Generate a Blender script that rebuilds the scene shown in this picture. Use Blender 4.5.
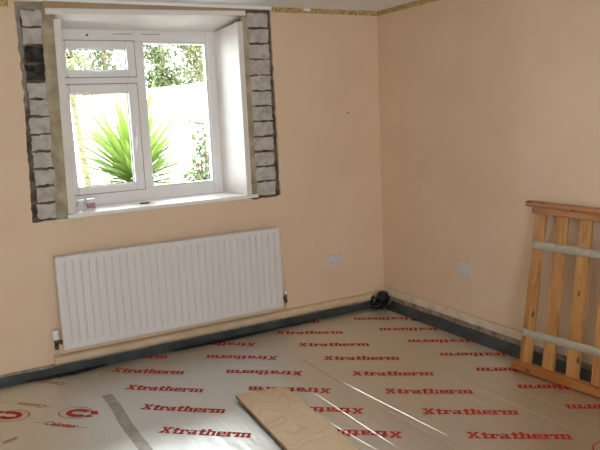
import bpy, bmesh, math, random
from mathutils import Vector, Matrix, noise
random.seed(7)
for o in list(bpy.data.objects): bpy.data.objects.remove(o)
scene = bpy.context.scene
C = scene.collection

# ------------------------------------------------------------------ camera
F_PX, YAW, PITCH, ROLL = 678.772, 0.505494, 0.160331, -0.045453
CAM = Vector((-3.21913, -4.43249, 1.56846))
fw = Vector((math.sin(YAW)*math.cos(PITCH), math.cos(YAW)*math.cos(PITCH), -math.sin(PITCH)))
rt0 = Vector((math.cos(YAW), -math.sin(YAW), 0)); up0 = rt0.cross(fw)
rt = math.cos(ROLL)*rt0 + math.sin(ROLL)*up0
up = -math.sin(ROLL)*rt0 + math.cos(ROLL)*up0
cd = bpy.data.cameras.new('camera'); cam = bpy.data.objects.new('camera', cd); C.objects.link(cam)
m = Matrix((rt, up, -fw)).transposed().to_4x4(); m.translation = CAM
cam.matrix_world = m
cd.sensor_width = 36; cd.lens = F_PX/600*36; cd.clip_start = 0.05; cd.clip_end = 200
scene.camera = cam

# ------------------------------------------------------------------ light
world = bpy.data.worlds.new('world'); scene.world = world; world.use_nodes = True
bg = world.node_tree.nodes['Background']
bg.inputs['Color'].default_value = (0.93, 0.97, 1.0, 1)
bg.inputs['Strength'].default_value = 13.0
scene.view_settings.view_transform = 'Standard'; scene.view_settings.look = 'None'
scene.view_settings.exposure = 0.34; scene.view_settings.gamma = 1; scene.view_settings.use_curve_mapping = False
scene.cycles.use_denoising = True
scene.cycles.max_bounces = 14; scene.cycles.diffuse_bounces = 8; scene.cycles.transparent_max_bounces = 16
scene.cycles.sample_clamp_indirect = 12
def portal(name, loc, rot, sx, sy):
    l = bpy.data.lights.new(name, 'AREA'); l.shape = 'RECTANGLE'; l.size = sx; l.size_y = sy
    l.cycles.is_portal = True
    o = bpy.data.objects.new(name, l); C.objects.link(o); o.location = loc; o.rotation_euler = rot
portal('window_daylight', (-1.81, 0.47, 1.61), (-math.pi/2, 0, 0), 1.17, 1.17)
portal('rear_window_daylight', (-3.35, -6.62, 1.40), (math.pi/2, 0, 0), 2.0, 1.3)

# ------------------------------------------------------------------ materials
MATS = {}
def mat(name, col, rough=0.6, metal=0.0, spec=0.5):
    if name in MATS: return MATS[name]
    mt = bpy.data.materials.new(name); mt.use_nodes = True
    b = mt.node_tree.nodes['Principled BSDF']
    b.inputs['Base Color'].default_value = (*col, 1); b.inputs['Roughness'].default_value = rough
    b.inputs['Metallic'].default_value = metal; b.inputs['Specular IOR Level'].default_value = spec
    MATS[name] = mt; return mt
def nodes(mt): return mt.node_tree.nodes, mt.node_tree.links, mt.node_tree.nodes['Principled BSDF']
def mottle(mt, c1, c2, scale=6, detail=5, lo=.35, hi=.65, stretch=(1,1,1), bump=0, bscale=60, bdist=.002):
    n, l, b = nodes(mt)
    tc = n.new('ShaderNodeTexCoord'); mp = n.new('ShaderNodeMapping'); mp.inputs['Scale'].default_value = stretch
    l.new(tc.outputs['Object'], mp.inputs['Vector'])
    t = n.new('ShaderNodeTexNoise'); t.inputs['Scale'].default_value = scale; t.inputs['Detail'].default_value = detail
    l.new(mp.outputs[0], t.inputs['Vector'])
    r = n.new('ShaderNodeValToRGB'); r.color_ramp.elements[0].position = lo; r.color_ramp.elements[1].position = hi
    r.color_ramp.elements[0].color = (*c1, 1); r.color_ramp.elements[1].color = (*c2, 1)
    l.new(t.outputs['Fac'], r.inputs['Fac']); l.new(r.outputs['Color'], b.inputs['Base Color'])
    if bump:
        t2 = n.new('ShaderNodeTexNoise'); t2.inputs['Scale'].default_value = bscale; t2.inputs['Detail'].default_value = 4
        l.new(mp.outputs[0], t2.inputs['Vector'])
        bp = n.new('ShaderNodeBump'); bp.inputs['Strength'].default_value = bump; bp.inputs['Distance'].default_value = bdist
        l.new(t2.outputs['Fac'], bp.inputs['Height']); l.new(bp.outputs[0], b.inputs['Normal'])
    return mt

PAINT = mottle(mat('peach_paint', (.76,.58,.42), .62, 0, .3), (.735,.555,.395), (.785,.605,.445), 2.2, 4, .3, .7, bump=.25, bscale=90)
PALE = mottle(mat('pale_plaster', (.72,.6,.47), .8), (.66,.53,.40), (.76,.65,.52), 14, 5)
LEDGE = mottle(mat('cream_gloss', (.70,.54,.37), .45), (.62,.46,.30), (.72,.56,.39), 9, 5, stretch=(1,1,4))
RAW = mottle(mat('raw_plaster', (.3,.23,.18), .9), (.20,.15,.115), (.42,.33,.26), 22, 6, bump=.5)
CEIL = mottle(mat('ceiling_paint', (.80,.77,.73), .8), (.87,.90,.93), (.91,.94,.97), 5, 3, bump=.2)
BRICKM = mottle(mat('painted_brick', (.62,.57,.52), .85), (.38,.345,.32), (.57,.53,.50), 17, 6, .3, .62, bump=.7, bscale=70, bdist=.004)
DARKB = mottle(mat('brick_hole_shade', (.03,.028,.027), .95), (.012,.012,.013), (.075,.065,.055), 25, 6, bump=1, bscale=50, bdist=.01)  # near-black colour stands in for the shade inside the brick holes
MORTAR = mottle(mat('brown_mortar', (.15,.11,.08), .95), (.07,.05,.038), (.22,.165,.12), 18, 6, bump=1, bscale=60, bdist=.006)
GREYM = mottle(mat('grey_mortar', (.30,.27,.22), .95), (.22,.19,.15), (.37,.33,.27), 14, 6, bump=.9, bscale=60, bdist=.006)
SAND = mottle(mat('sand_mortar', (.5,.42,.28), .95), (.31,.255,.17), (.50,.43,.31), 11, 6, bump=.7, bscale=60, bdist=.004)
WHITE = mottle(mat('white_board', (.78,.74,.71), .5), (.75,.71,.68), (.80,.76,.73), 8, 4)
UPVC = mat('white_upvc', (.82,.80,.80), .3)
RADW = mat('radiator_white', (.76,.73,.74), .38)
CHROME = mat('dull_chrome', (.55,.52,.47), .3, 1)
BRASS = mat('dark_brass', (.16,.13,.09), .4, 1)
SOCKET = mat('socket_plastic', (.66,.635,.66), .4)
SLOT = mat('dark_slot', (.02,.02,.025), .6)
RED = mat('red_print', (.46,.022,.018), .6, 0, .25)
FADED = mat('faded_red_print', (.50,.17,.11), .5)
MEMB = mottle(mat('blue_grey_membrane', (.07,.095,.105), .5), (.022,.032,.037), (.05,.068,.074), 9, 5, bump=.5, bscale=20, bdist=.01)
BLACKM = mottle(mat('black_membrane', (.012,.015,.02), .42), (.004,.005,.007), (.014,.017,.022), 9, 4)
CONC = mottle(mat('concrete', (.25,.23,.21), .9), (.2,.18,.16), (.3,.28,.26), 10)
FOAM = mat('foam_core', (.65,.55,.33), .9)
WEB = mottle(mat('grey_webbing', (.44,.40,.34), .9), (.40,.36,.285), (.46,.415,.335), 30, 3)
TAPE = mottle(mat('grey_tape', (.45,.41,.38), .42, .6), (.38,.35,.32), (.5,.46,.43), 20, 4)
SCRAP = mat('yellow_scrap', (.55,.40,.18), .7)

def foil():
    mt = mat('foil_facing', (.75,.755,.725), .3, 1)
    n, l, b = nodes(mt)
    tc = n.new('ShaderNodeTexCoord')
    t = n.new('ShaderNodeTexNoise'); t.inputs['Scale'].default_value = 2.2; t.inputs['Detail'].default_value = 6; t.inputs['Roughness'].default_value = .6
    l.new(tc.outputs['Object'], t.inputs['Vector'])
    mr = n.new('ShaderNodeMapRange'); mr.inputs['From Min'].default_value = .3; mr.inputs['From Max'].default_value = .7
    mr.inputs['To Min'].default_value = .33; mr.inputs['To Max'].default_value = .46
    l.new(t.outputs['Fac'], mr.inputs['Value']); l.new(mr.outputs[0], b.inputs['Roughness'])
    mp = n.new('ShaderNodeMapping'); mp.inputs['Scale'].default_value = (3, .55, 1); mp.inputs['Rotation'].default_value = (0, 0, .08)
    l.new(tc.outputs['Object'], mp.inputs['Vector'])
    t2 = n.new('ShaderNodeTexNoise'); t2.inputs['Scale'].default_value = 5; t2.inputs['Detail'].default_value = 6
    l.new(mp.outputs[0], t2.inputs['Vector'])
    t3 = n.new('ShaderNodeTexNoise'); t3.inputs['Scale'].default_value = 55; t3.inputs['Detail'].default_value = 3
    l.new(tc.outputs['Object'], t3.inputs['Vector'])
    ad = n.new('ShaderNodeMath'); ad.operation = 'MULTIPLY_ADD'; ad.inputs[1].default_value = .12
    l.new(t3.outputs['Fac'], ad.inputs[0]); l.new(t2.outputs['Fac'], ad.inputs[2])
    bp = n.new('ShaderNodeBump'); bp.inputs['Strength'].default_value = .5; bp.inputs['Distance'].default_value = .008
    l.new(ad.outputs[0], bp.inputs['Height']); l.new(bp.outputs[0], b.inputs['Normal'])
    return mt
FOIL = foil()
CREASE = mat('foil_crease_bright', (.85,.82,.78), .36, 1)

def wood(name, c1, c2, c3, axis, scale=14, knots=False, rough=.5, dist=3.0):
    mt = mat(name, c2, rough); n, l, b = nodes(mt)
    tc = n.new('ShaderNodeTexCoord'); mp = n.new('ShaderNodeMapping')
    s = [1,1,1]; s[axis] = .08; mp.inputs['Scale'].default_value = s
    l.new(tc.outputs['Object'], mp.inputs['Vector'])
    oi = n.new('ShaderNodeObjectInfo'); va = n.new('ShaderNodeVectorMath'); va.operation = 'MULTIPLY_ADD'
    va.inputs[1].default_value = (7,3,5); l.new(oi.outputs['Random'], va.inputs[0]); l.new(mp.outputs[0], va.inputs[2])
    t = n.new('ShaderNodeTexNoise'); t.inputs['Scale'].default_value = scale; t.inputs['Detail'].default_value = 5; t.inputs['Distortion'].default_value = dist*.3
    l.new(va.outputs[0], t.inputs['Vector'])
    r = n.new('ShaderNodeValToRGB'); e = r.color_ramp.elements
    e[0].position = .3; e[0].color = (*c1,1); e[1].position = .7; e[1].color = (*c3,1)
    k = e.new(.5); k.color = (*c2,1)
    l.new(t.outputs['Fac'], r.inputs['Fac'])
    out = r.outputs['Color']
    if knots:
        mp2 = n.new('ShaderNodeMapping'); s2 = [1,1,1]; s2[axis] = .45; mp2.inputs['Scale'].default_value = s2
        l.new(tc.outputs['Object'], mp2.inputs['Vector'])
        v2 = n.new('ShaderNodeVectorMath'); v2.operation = 'MULTIPLY_ADD'; v2.inputs[1].default_value = (3,9,4)
        l.new(oi.outputs['Random'], v2.inputs[0]); l.new(mp2.outputs[0], v2.inputs[2])
        v = n.new('ShaderNodeTexVoronoi'); v.inputs['Scale'].default_value = 13
        l.new(v2.outputs[0], v.inputs['Vector'])
        r2 = n.new('ShaderNodeValToRGB'); r2.color_ramp.elements[0].position = .07; r2.color_ramp.elements[1].position = .16
        r2.color_ramp.elements[0].color = (1,1,1,1); r2.color_ramp.elements[1].color = (0,0,0,1)
        l.new(v.outputs['Distance'], r2.inputs['Fac'])
        mx = n.new('ShaderNodeMixRGB'); mx.inputs['Color2'].default_value = (c1[0]*.25, c1[1]*.2, c1[2]*.2, 1)
        l.new(r2.outputs['Color'], mx.inputs['Fac']); l.new(out, mx.inputs['Color1']); out = mx.outputs['Color']
    l.new(out, b.inputs['Base Color'])
    return mt
PINE = wood('pine_slat', (.33,.13,.035), (.46,.22,.065), (.55,.285,.09), 2, 22, True)
PINER = wood('pine_rail', (.25,.075,.016), (.36,.13,.028), (.42,.17,.040), 1, 16, True, .38)
def plywood():
    mt = mat('birch_ply', (.6,.43,.25), .55); n, l, b = nodes(mt)
    tc = n.new('ShaderNodeTexCoord'); mp = n.new('ShaderNodeMapping'); mp.inputs['Scale'].default_value = (1, .45, 1)
    l.new(tc.outputs['Object'], mp.inputs['Vector'])
    t = n.new('ShaderNodeTexNoise'); t.inputs['Scale'].default_value = 4.2; t.inputs['Detail'].default_value = 1.5; t.inputs['Distortion'].default_value = .7
    l.new(mp.outputs[0], t.inputs['Vector'])
    mu = n.new('ShaderNodeMath'); mu.operation = 'MULTIPLY'; mu.inputs[1].default_value = 12; l.new(t.outputs['Fac'], mu.inputs[0])
    fr = n.new('ShaderNodeMath'); fr.operation = 'FRACT'; l.new(mu.outputs[0], fr.inputs[0])
    r = n.new('ShaderNodeValToRGB'); e = r.color_ramp.elements
    e[0].position = 0; e[0].color = (.55,.40,.25,1); e[1].position = 1; e[1].color = (.66,.50,.33,1)
    k = e.new(.18); k.color = (.71,.55,.375,1)
    l.new(fr.outputs[0], r.inputs['Fac']); l.new(r.outputs['Color'], b.inputs['Base Color'])
    return mt
PLY = plywood()
PLYEDGE = mottle(mat('ply_edge', (.3,.2,.11), .8), (.22,.145,.08), (.40,.28,.16), 30, 3, stretch=(1,1,20))
def border():
    mt = mat('patterned_border', (.45,.33,.12), .7); n, l, b = nodes(mt)
    tc = n.new('ShaderNodeTexCoord')
    v = n.new('ShaderNodeTexVoronoi'); v.inputs['Scale'].default_value = 55; l.new(tc.outputs['Object'], v.inputs['Vector'])
    r = n.new('ShaderNodeValToRGB'); e = r.color_ramp.elements
    e[0].position = .2; e[0].color = (.26,.155,.05,1); e[1].position = .6; e[1].color = (.55,.42,.19,1)
    l.new(v.outputs['Distance'], r.inputs['Fac']); l.new(r.outputs['Color'], b.inputs['Base Color']); return mt
BORDER = border()
def glass():
    mt = bpy.data.materials.new('window_glass'); mt.use_nodes = True; n = mt.node_tree.nodes; l = mt.node_tree.links
    n.remove(n['Principled BSDF']); out = n['Material Output']
    tr = n.new('ShaderNodeBsdfTransparent'); tr.inputs['Color'].default_value = (.95,.97,.96,1)
    gl = n.new('ShaderNodeBsdfGlossy'); gl.inputs['Roughness'].default_value = .02
    fr = n.new('ShaderNodeFresnel'); fr.inputs['IOR'].default_value = 1.45
    mx = n.new('ShaderNodeMixShader'); l.new(fr.outputs[0], mx.inputs[0]); l.new(tr.outputs[0], mx.inputs[1]); l.new(gl.outputs[0], mx.inputs[2])
    l.new(mx.outputs[0], out.inputs['Surface']); return mt
GLASS = glass()
CLEAR = mat('clear_pot_glass', (.9,.9,.9), .08); CLEAR.node_tree.nodes['Principled BSDF'].inputs['Transmission Weight'].default_value = .8
POTW = mat('white_pot', (.8,.77,.76), .4); MAUVE = mat('mauve_label', (.42,.25,.30), .5)

# ------------------------------------------------------------------ helpers
def bbox(bm, x0, x1, y0, y1, z0, z1, mi=0):
    v = [bm.verts.new((x, y, z)) for x in (x0, x1) for y in (y0, y1) for z in (z0, z1)]
    fs = []
    for q in ((0,1,3,2),(4,6,7,5),(0,4,5,1),(2,3,7,6),(0,2,6,4),(1,5,7,3)):
        f = bm.faces.new([v[i] for i in q]); f.material_index = mi; fs.append(f)
    return v
def hexa(bm, pts):     # 8 points ordered as bbox
    v = [bm.verts.new(p) for p in pts]
    for q in ((0,1,3,2),(4,6,7,5),(0,4,5,1),(2,3,7,6),(0,2,6,4),(1,5,7,3)): bm.faces.new([v[i] for i in q])
    return v
def tube(bm, pts, rads, n=10, cap=True, mi=0):
    rings = []
    for i, p in enumerate(pts):
        p = Vector(p); a = Vector(pts[max(i-1,0)]); b = Vector(pts[min(i+1,len(pts)-1)])
        d = (b-a).normalized(); s = d.orthogonal() if abs(d.z) > .9 else d.cross(Vector((0,0,1)))
        s.normalize(); t = d.cross(s)
        r = rads[i] if isinstance(rads, (list,tuple)) else rads
        rings.append([bm.verts.new(p + r*(math.cos(k*2*math.pi/n)*s + math.sin(k*2*math.pi/n)*t)) for k in range(n)])
    for a, b in zip(rings, rings[1:]):
        for k in range(n):
            f = bm.faces.new((a[k], a[(k+1)%n], b[(k+1)%n], b[k])); f.smooth = True; f.material_index = mi
    if cap:
        for r in (rings[0][::-1], rings[-1]): bm.faces.new(r).material_index = mi
def lathe(bm, prof, c=(0,0), n=20, mi=0):      # prof: list of (r,z)
    rings = [[bm.verts.new((c[0]+r*math.cos(k*2*math.pi/n), c[1]+r*math.sin(k*2*math.pi/n), z)) for k in range(n)] for r, z in prof]
    for a, b in zip(rings, rings[1:]):
        for k in range(n):
            f = bm.faces.new((a[k], a[(k+1)%n], b[(k+1)%n], b[k])); f.smooth = True; f.material_index = mi
    bm.faces.new(rings[0][::-1]); bm.faces.new(rings[-1])
def obj(name, bm, mts, parent=None, bevel=0, loc=None, rot=None):
    bmesh.ops.recalc_face_normals(bm, faces=bm.faces)
    me = bpy.data.meshes.new(name); bm.to_mesh(me); bm.free()
    for mt in (mts if isinstance(mts, (list,tuple)) else [mts]): me.materials.append(mt)
    o = bpy.data.objects.new(name, me); C.objects.link(o)
    if parent: o.parent = parent
    if loc: o.location = loc
    if rot: o.rotation_euler = rot
    if bevel:
        b = o.modifiers.new('bevel', 'BEVEL'); b.width = bevel; b.segments = 2; b.limit_method = 'ANGLE'
    return o
def boxo(name, d, mt, parent=None, bevel=0):
    bm = bmesh.new(); bbox(bm, *d); return obj(name, bm, mt, parent, bevel)
def empty(name, loc=(0,0,0), rotz=0):
    o = bpy.data.objects.new(name, None); C.objects.link(o); o.location = loc; o.rotation_euler[2] = rotz; o.empty_display_size = .05; return o
def tag(o, label, cat, group=None):
    o['label'] = label; o['category'] = cat
    if group: o['group'] = group
    return o
def struct(o, label=None, cat=None):
    o['kind'] = 'structure'
    if label: o['label'] = label
    if cat: o['category'] = cat
    return o
def nz(x, y=0.0, z=0.0): return noise.noise(Vector((x, y, z)))

# ------------------------------------------------------------------ room shell
XL, YF, ZC, D = -4.5, -6.6, 2.335, 0.50
struct(boxo('floor', (XL-.1, .1, YF-.1, .0, -.2, -.052), CONC), 'bare concrete floor slab under the foil boards', 'floor')
struct(boxo('ceiling', (XL-.1, .1, YF-.1, D, ZC, ZC+.12), CEIL), 'white painted flat ceiling above the window', 'ceiling')
struct(boxo('wall_right', (0, .12, YF-.1, D, -.2, ZC), PAINT), 'peach painted wall behind the leaning pine panel', 'wall')
struct(boxo('wall_left', (XL-.12, XL, YF-.1, D, -.2, ZC), PAINT), 'peach painted side wall left of the room', 'wall')
# wall behind the photographer, with the second window opening
bm = bmesh.new()
wx0, wx1, wz0, wz1 = -4.35, -2.35, .75, 2.05
bbox(bm, XL, wx0, YF-.1, YF, -.2, ZC); bbox(bm, wx1, 0, YF-.1, YF, -.2, ZC)
bbox(bm, wx0, wx1, YF-.1, YF, -.2, wz0); bbox(bm, wx0, wx1, YF-.1, YF, wz1, ZC)
struct(obj('wall_front', bm, PAINT), 'peach painted wall with a wide window opening', 'wall')
w2 = struct(empty('window_2', (-3.35, YF-.05, wz0)), 'plain white framed window in the opposite wall', 'window')
bm = bmesh.new()
for d in ((-1.0,-.94,-.03,.03,0,1.3),(.94,1.0,-.03,.03,0,1.3),(-.94,.94,-.03,.03,0,.06),(-.94,.94,-.03,.03,1.24,1.3),(-.03,.03,-.03,.03,.06,1.24)): bbox(bm, *d)
obj('window_frame', bm, UPVC, w2)
for s in (-1, 1):
    boxo('pane', (min(.03*s,.94*s), max(.03*s,.94*s), -.004, .004, .06, 1.24), GLASS, w2)

# back wall: plaster skin with a ragged hole, masonry core behind it
hole = []
def run(a, b, n, amp, seed):
    a, b = Vector(a), Vector(b); d = (b-a).normalized(); nn = Vector((-d.y, d.x))
    for i in range(n):
        t = i/n; p = a.lerp(b, t); hole.append(p + nn*amp*(nz(t*n*.55+seed, seed)+.6*nz(t*n*1.7+seed, 3.1)))
run((-2.652, .985), (-2.45, .990), 7, .006, 1)
run((-2.45, .988), (-1.14, .993), 40, .004, 5)
run((-1.14, .980), (-.918, .986), 8, .004, 9)
run((-.918, .995), (-.928, 2.312), 46, .007, 13)
run((-.930, 2.312), (-2.64, 2.312), 6, 0, 17)
run((-2.622, 2.306), (-2.625, 1.70), 22, .016, 21)
run((-2.625, 1.70), (-2.652, .99), 26, .012, 25)
bm = bmesh.new()
outer = [bm.verts.new((x, 0, z)) for x, z in ((XL,-.2),(0,-.2),(0,ZC),(XL,ZC))]
inner = [bm.verts.new((p.x, 0, p.y)) for p in hole]
ed = []
for lp in (outer, inner):
    for i in range(len(lp)): ed.append(bm.edges.new((lp[i], lp[(i+1)%len(lp)])))
bmesh.ops.triangle_fill(bm, use_beauty=True, use_dissolve=False, edges=ed)
ex = bmesh.ops.extrude_face_region(bm, geom=list(bm.faces))
bmesh.ops.translate(bm, verts=[v for v in ex['geom'] if isinstance(v, bmesh.types.BMVert)], vec=(0, .02, 0))
wb = struct(obj('wall_back', bm, PAINT), 'peach painted window wall with plaster hacked off around the window', 'wall')
bm = bmesh.new()
RX0, RX1, RZ0, RZ1 = -2.437, -1.147, .985, 2.305
y0 = .026
bbox(bm, XL, RX0, y0, D, -.2, ZC); bbox(bm, RX1, 0, y0, D, -.2, ZC)
bbox(bm, RX0, RX1, y0, D, -.2, RZ0-.02); bbox(bm, RX0, RX1, y0, D, RZ1, ZC)
bbox(bm, RX0, -2.413, .37, D, RZ0-.02, RZ1); bbox(bm, -1.205, RX1, .37, D, RZ0-.02, RZ1)
bbox(bm, -2.413, -1.205, .37, D, 2.213, RZ1); bbox(bm, -2.413, -1.205, .37, D, RZ0-.02, 1.004)
obj('wall_core', bm, MORTAR, wb)
# grey render left on the outer margin of the left brick pier, and above it
bm = bmesh.new()
prev = None
for i in range(41):
    t = i/40; z = 2.305 - t*.70
    x0 = -2.66; x1 = -2.592 - .012*t + .012*nz(t*9, 4)
    y = .012 + .005*nz(t*14, 8)
    if t > .85: x1 -= (t-.85)/.15*.045
    row = [bm.verts.new((x0, y, z)), bm.verts.new((x1, y, z)), bm.verts.new((x1, .03, z))]
    if prev:
        for k in (0, 1): bm.faces.new((prev[k], prev[k+1], row[k+1], row[k]))
    prev = row
bbox(bm, -2.60, -2.452, .010, .03, 2.262, 2.308)
obj('render_patch', bm, GREYM, wb)
# sandy mortar fill between bricks and lining boards
for (xa, xb, sd) in ((-2.487, -2.433, 2), (-1.153, -1.108, 6)):
    bm = bmesh.new(); N = 60; prev = None
    for i in range(N+1):
        t = i/N; z = .992 + t*(2.262-.992) if xa < -2 else .992 + t*(2.285-.992)
        e = .020*nz(t*11+sd, sd) + .010*nz(t*31, sd)
        a, b = (xa + e + .022*t - .014, xb + .024*t) if xa < -2 else (xa, xb + e*.7)
        y = .003 + .004*nz(t*17, sd+2)
        row = [bm.verts.new((a, .03, z)), bm.verts.new((a, y+.003, z)), bm.verts.new(((a+b)/2, y-.001, z)), bm.verts.new((b, y, z)), bm.verts.new((b, .03, z))]
        if prev:
            for k in range(4): bm.faces.new((prev[k], prev[k+1], row[k+1], row[k]))
        prev = row
    obj('mortar_strip', bm, SAND, wb)
# exposed bricks, course by course
def brick(x0, x1, z0, z1, yf, mt, sd):
    bm = bmesh.new(); nx, nzz = 6, 4; g = []
    for j in range(nzz+1):
        r = []
        for i in range(nx+1):
            u, v = i/nx, j/nzz
            x = x0+(x1-x0)*u + (.013*nz(v*3.3+sd, sd*1.3+i) if i in (0, nx) else 0)
            z = z0+(z1-z0)*v + (.011*nz(u*4.3+sd, sd*2.1+j) if j in (0, nzz) else 0)
            edge = (i in (0,nx)) or (j in (0,nzz))
            r.append(bm.verts.new((x, yf + .003*nz(u*5+sd, v*5) + (.004 if edge else 0), z)))
        g.append(r)
    for j in range(nzz):
        for i in range(nx): bm.faces.new((g[j][i], g[j][i+1], g[j+1][i+1], g[j+1][i])).smooth = False
    rim = [g[0][i] for i in range(nx+1)] + [g[j][nx] for j in range(1,nzz+1)] + [g[nzz][i] for i in range(nx-1,-1,-1)] + [g[j][0] for j in range(nzz-1,0,-1)]
    bk = [bm.verts.new((v.co.x, .05, v.co.z)) for v in rim]
    for i in range(len(rim)): bm.faces.new((rim[i], bk[i], bk[(i+1)%len(rim)], rim[(i+1)%len(rim)]))
    return obj('brick', bm, mt, wb)
PIT = 1.273/12
for k in range(12):
    z0 = .995 + k*PIT; t = k/11
    x0 = -2.612 + .026*t + .018*nz(k*1.7, 2); x1 = -2.482 + .036*t + .014*nz(k*2.3, 7)
    if k in (8, 9):  # two missing bricks, the dark of their holes painted on
        brick(x0+.004, x1-.004, z0+.008, z0+PIT-.006, .019, DARKB, k+.37)['label'] = 'hole of a broken brick, its shade painted black'
    else:
        brick(x0, x1, z0+.007+.004*nz(k*5.1,3), z0+PIT-.008+.004*nz(k*4.3,6), .008+.003*nz(k*3.3, 1), BRICKM, k+.37)
for k in range(12):
    z0 = .995 + k*(1.30/12)
    x0 = -1.112 + .020*nz(k*1.9, 12); x1 = -.948 + .005*nz(k*2.9, 17)
    brick(x0, x1, z0+.008+.004*nz(k*5.1,13), z0+1.30/12-.007+.004*nz(k*4.7,16), .008+.003*nz(k*3.1, 21), BRICKM, k+20.37)

# lining boards round the reveal
def trim(name, pts, label, bev=.002):
    bm = bmesh.new(); hexa(bm, pts); return struct(obj(name, bm, WHITE, None, bev), label, 'trim')
def hx(x0, x1, y0, y1, z0, z1): return [(x, y, z) for x in (x0,x1) for y in (y0,y1) for z in (z0,z1)]
trim('trim_1', [(-2.434,-.006,1.017),(-2.410,-.006,2.210),(-2.434,.358,1.017),(-2.410,.358,2.192),
                (-2.388,-.006,1.017),(-2.368,-.006,2.210),(-2.388,.358,1.017),(-2.368,.358,2.192)], 'white lining board edge left of the window')
trim('trim_2', [(-1.190,-.006,1.019),(-1.192,-.006,2.226),(-1.220,.358,1.019),(-1.220,.358,2.197),
                (-1.152,-.006,1.019),(-1.152,-.006,2.226),(-1.152,.358,1.019),(-1.152,.358,2.197)], 'white lining board on the right window reveal, brightly lit')
trim('trim_3', [(-2.452,-.008,2.236),(-2.452,-.008,2.272),(-2.438,.358,2.200),(-2.438,.358,2.235),
                (-1.126,-.008,2.268),(-1.126,-.008,2.298),(-1.150,.358,2.204),(-1.150,.358,2.240)], 'white soffit board across the top of the window')
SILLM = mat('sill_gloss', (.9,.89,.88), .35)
sl = trim('trim_4', [(-2.440,-.012,.990),(-2.440,-.012,1.014),(-2.436,.358,.990),(-2.436,.358,1.016),
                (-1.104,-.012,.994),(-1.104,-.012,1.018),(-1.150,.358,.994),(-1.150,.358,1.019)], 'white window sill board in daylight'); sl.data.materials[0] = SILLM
bm = bmesh.new(); bbox(bm, -2.53, -2.33, -.008, .03, .968, .9895)
struct(obj('trim_5', bm, PALE, None, .004), 'short pale plaster fillet under the left end of the sill', 'trim')

# ------------------------------------------------------------------ window
win = struct(empty('window_1', (-1.81, .36, 1.02)), 'white double casement window looking onto the garden', 'window')
def wpart(name, rects, y0, y1, mt=UPVC, parent=win, bev=.006):
    bm = bmesh.new()
    for (x0, x1, z0, z1) in rects: bbox(bm, x0+1.81, x1+1.81, y0-.36, y1-.36, z0-1.02, z1-1.02)
    return obj(name, bm, mt, parent, bev)
def ring(x0, x1, z0, z1, gx0, gx1, gz0, gz1): return [(x0,gx0,z0,z1),(gx1,x1,z0,z1),(gx0,gx1,z0,gz0),(gx0,gx1,gz1,z1)]
wpart('window_frame', ring(-2.412,-1.206,1.005,2.212,-2.335,-1.283,1.102,2.124)+[(-1.832,-1.763,1.102,2.124),(-2.335,-1.832,1.832,1.892)], .36, .43)
wpart('glazing_bead', ring(-1.765,-1.281,1.100,2.126,-1.752,-1.294,1.113,2.113), .374, .42, bev=.003)
wpart('pane', [(-1.755,-1.290,1.110,2.116)], .394, .402, GLASS, bev=0)
for (nm, a, b, h) in (('casement', (-2.346,-1.826,1.096,1.838), (-2.287,-1.890,1.146,1.776), 0), ('fanlight', (-2.346,-1.824,1.886,2.126), (-2.287,-1.882,1.935,2.072), 1)):
    s = wpart(nm, ring(*a, *b), .345, .42, bev=.008)
    wpart('shadow_line', ring(a[0]-.005,a[1]+.005,a[2]-.005,a[3]+.005,a[0]+.004,a[1]-.004,a[2]+.004,a[3]-.004), .354, .361, mat('grey_shadow_line',(.30,.28,.28),.7), s, 0)  # grey ring added to draw the shadow gap between sash and frame
    wpart('pane', [(b[0]-.004,b[1]+.004,b[2]-.004,b[3]+.004)], .386, .394, GLASS, s, 0)
    wpart('seal', ring(b[0]-.002,b[1]+.002,b[2]-.002,b[3]+.002,b[0]+.004,b[1]-.004,b[2]+.004,b[3]-.004), .38, .40, mat('grey_seal',(.25,.25,.25),.6), s, 0)
    bm = bmesh.new()
    if h:
        bbox(bm, -.32, -.25, -.045, -.015, .883, .905); bbox(bm, -.31, -.19, -.055, -.038, .888, .902)
    else:
        bbox(bm, -.060, -.034, -.045, -.015, .35, .45); bbox(bm, -.056, -.040, -.06, -.042, .40, .52)
    obj('handle', bm, UPVC, s, .004)
for (x0, x1) in ((-1.96,-1.83),(-1.765,-1.63)):
    wpart('vent_slot', [(x0,x1,2.172,2.176)], .357, .365, mat('vent_shadow',(.25,.23,.22),.7), bev=0)
bm = bmesh.new(); lathe(bm, [(.006,-.0),(.008,.002),(.008,.006),(.004,.009)], n=12)
k = obj('screw_cap', bm, mat('dark_screw',(.12,.1,.1),.5), win); k.rotation_euler = (math.pi/2,0,0); k.location = (-2.135+1.81, .0, 2.163-1.02)

# things on the sill
p = tag(empty('jar', (-2.335, .085, 1.0155)), 'small clear glass jar on the window sill beside the left lining', 'jar')
bm = bmesh.new(); lathe(bm, [(.022,0),(.026,.004),(.026,.045),(.021,.052),(.021,.062)]); obj('body', bm, CLEAR, p)
bm = bmesh.new(); lathe(bm, [(.023,.062),(.0235,.064),(.0235,.073),(.021,.075)]); obj('lid', bm, POTW, p)
p = tag(empty('pot', (-2.268, .105, 1.0156)), 'small white pot with a mauve label on the window sill', 'pot')
bm = bmesh.new(); lathe(bm, [(.024,0),(.027,.004),(.027,.060),(.024,.064)]); obj('body', bm, POTW, p)
bm = bmesh.new(); lathe(bm, [(.0278,.012),(.0278,.05)]); obj('label_band', bm, MAUVE, p)
bm = bmesh.new(); lathe(bm, [(.0285,.064),(.029,.066),(.029,.074),(.026,.076)]); obj('lid', bm, POTW, p)
bm = bmesh.new(); bbox(bm, -.030, .030, -.007, .007, 0, .010); bbox(bm, .030, .042, -.004, .004, .002, .008)
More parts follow.
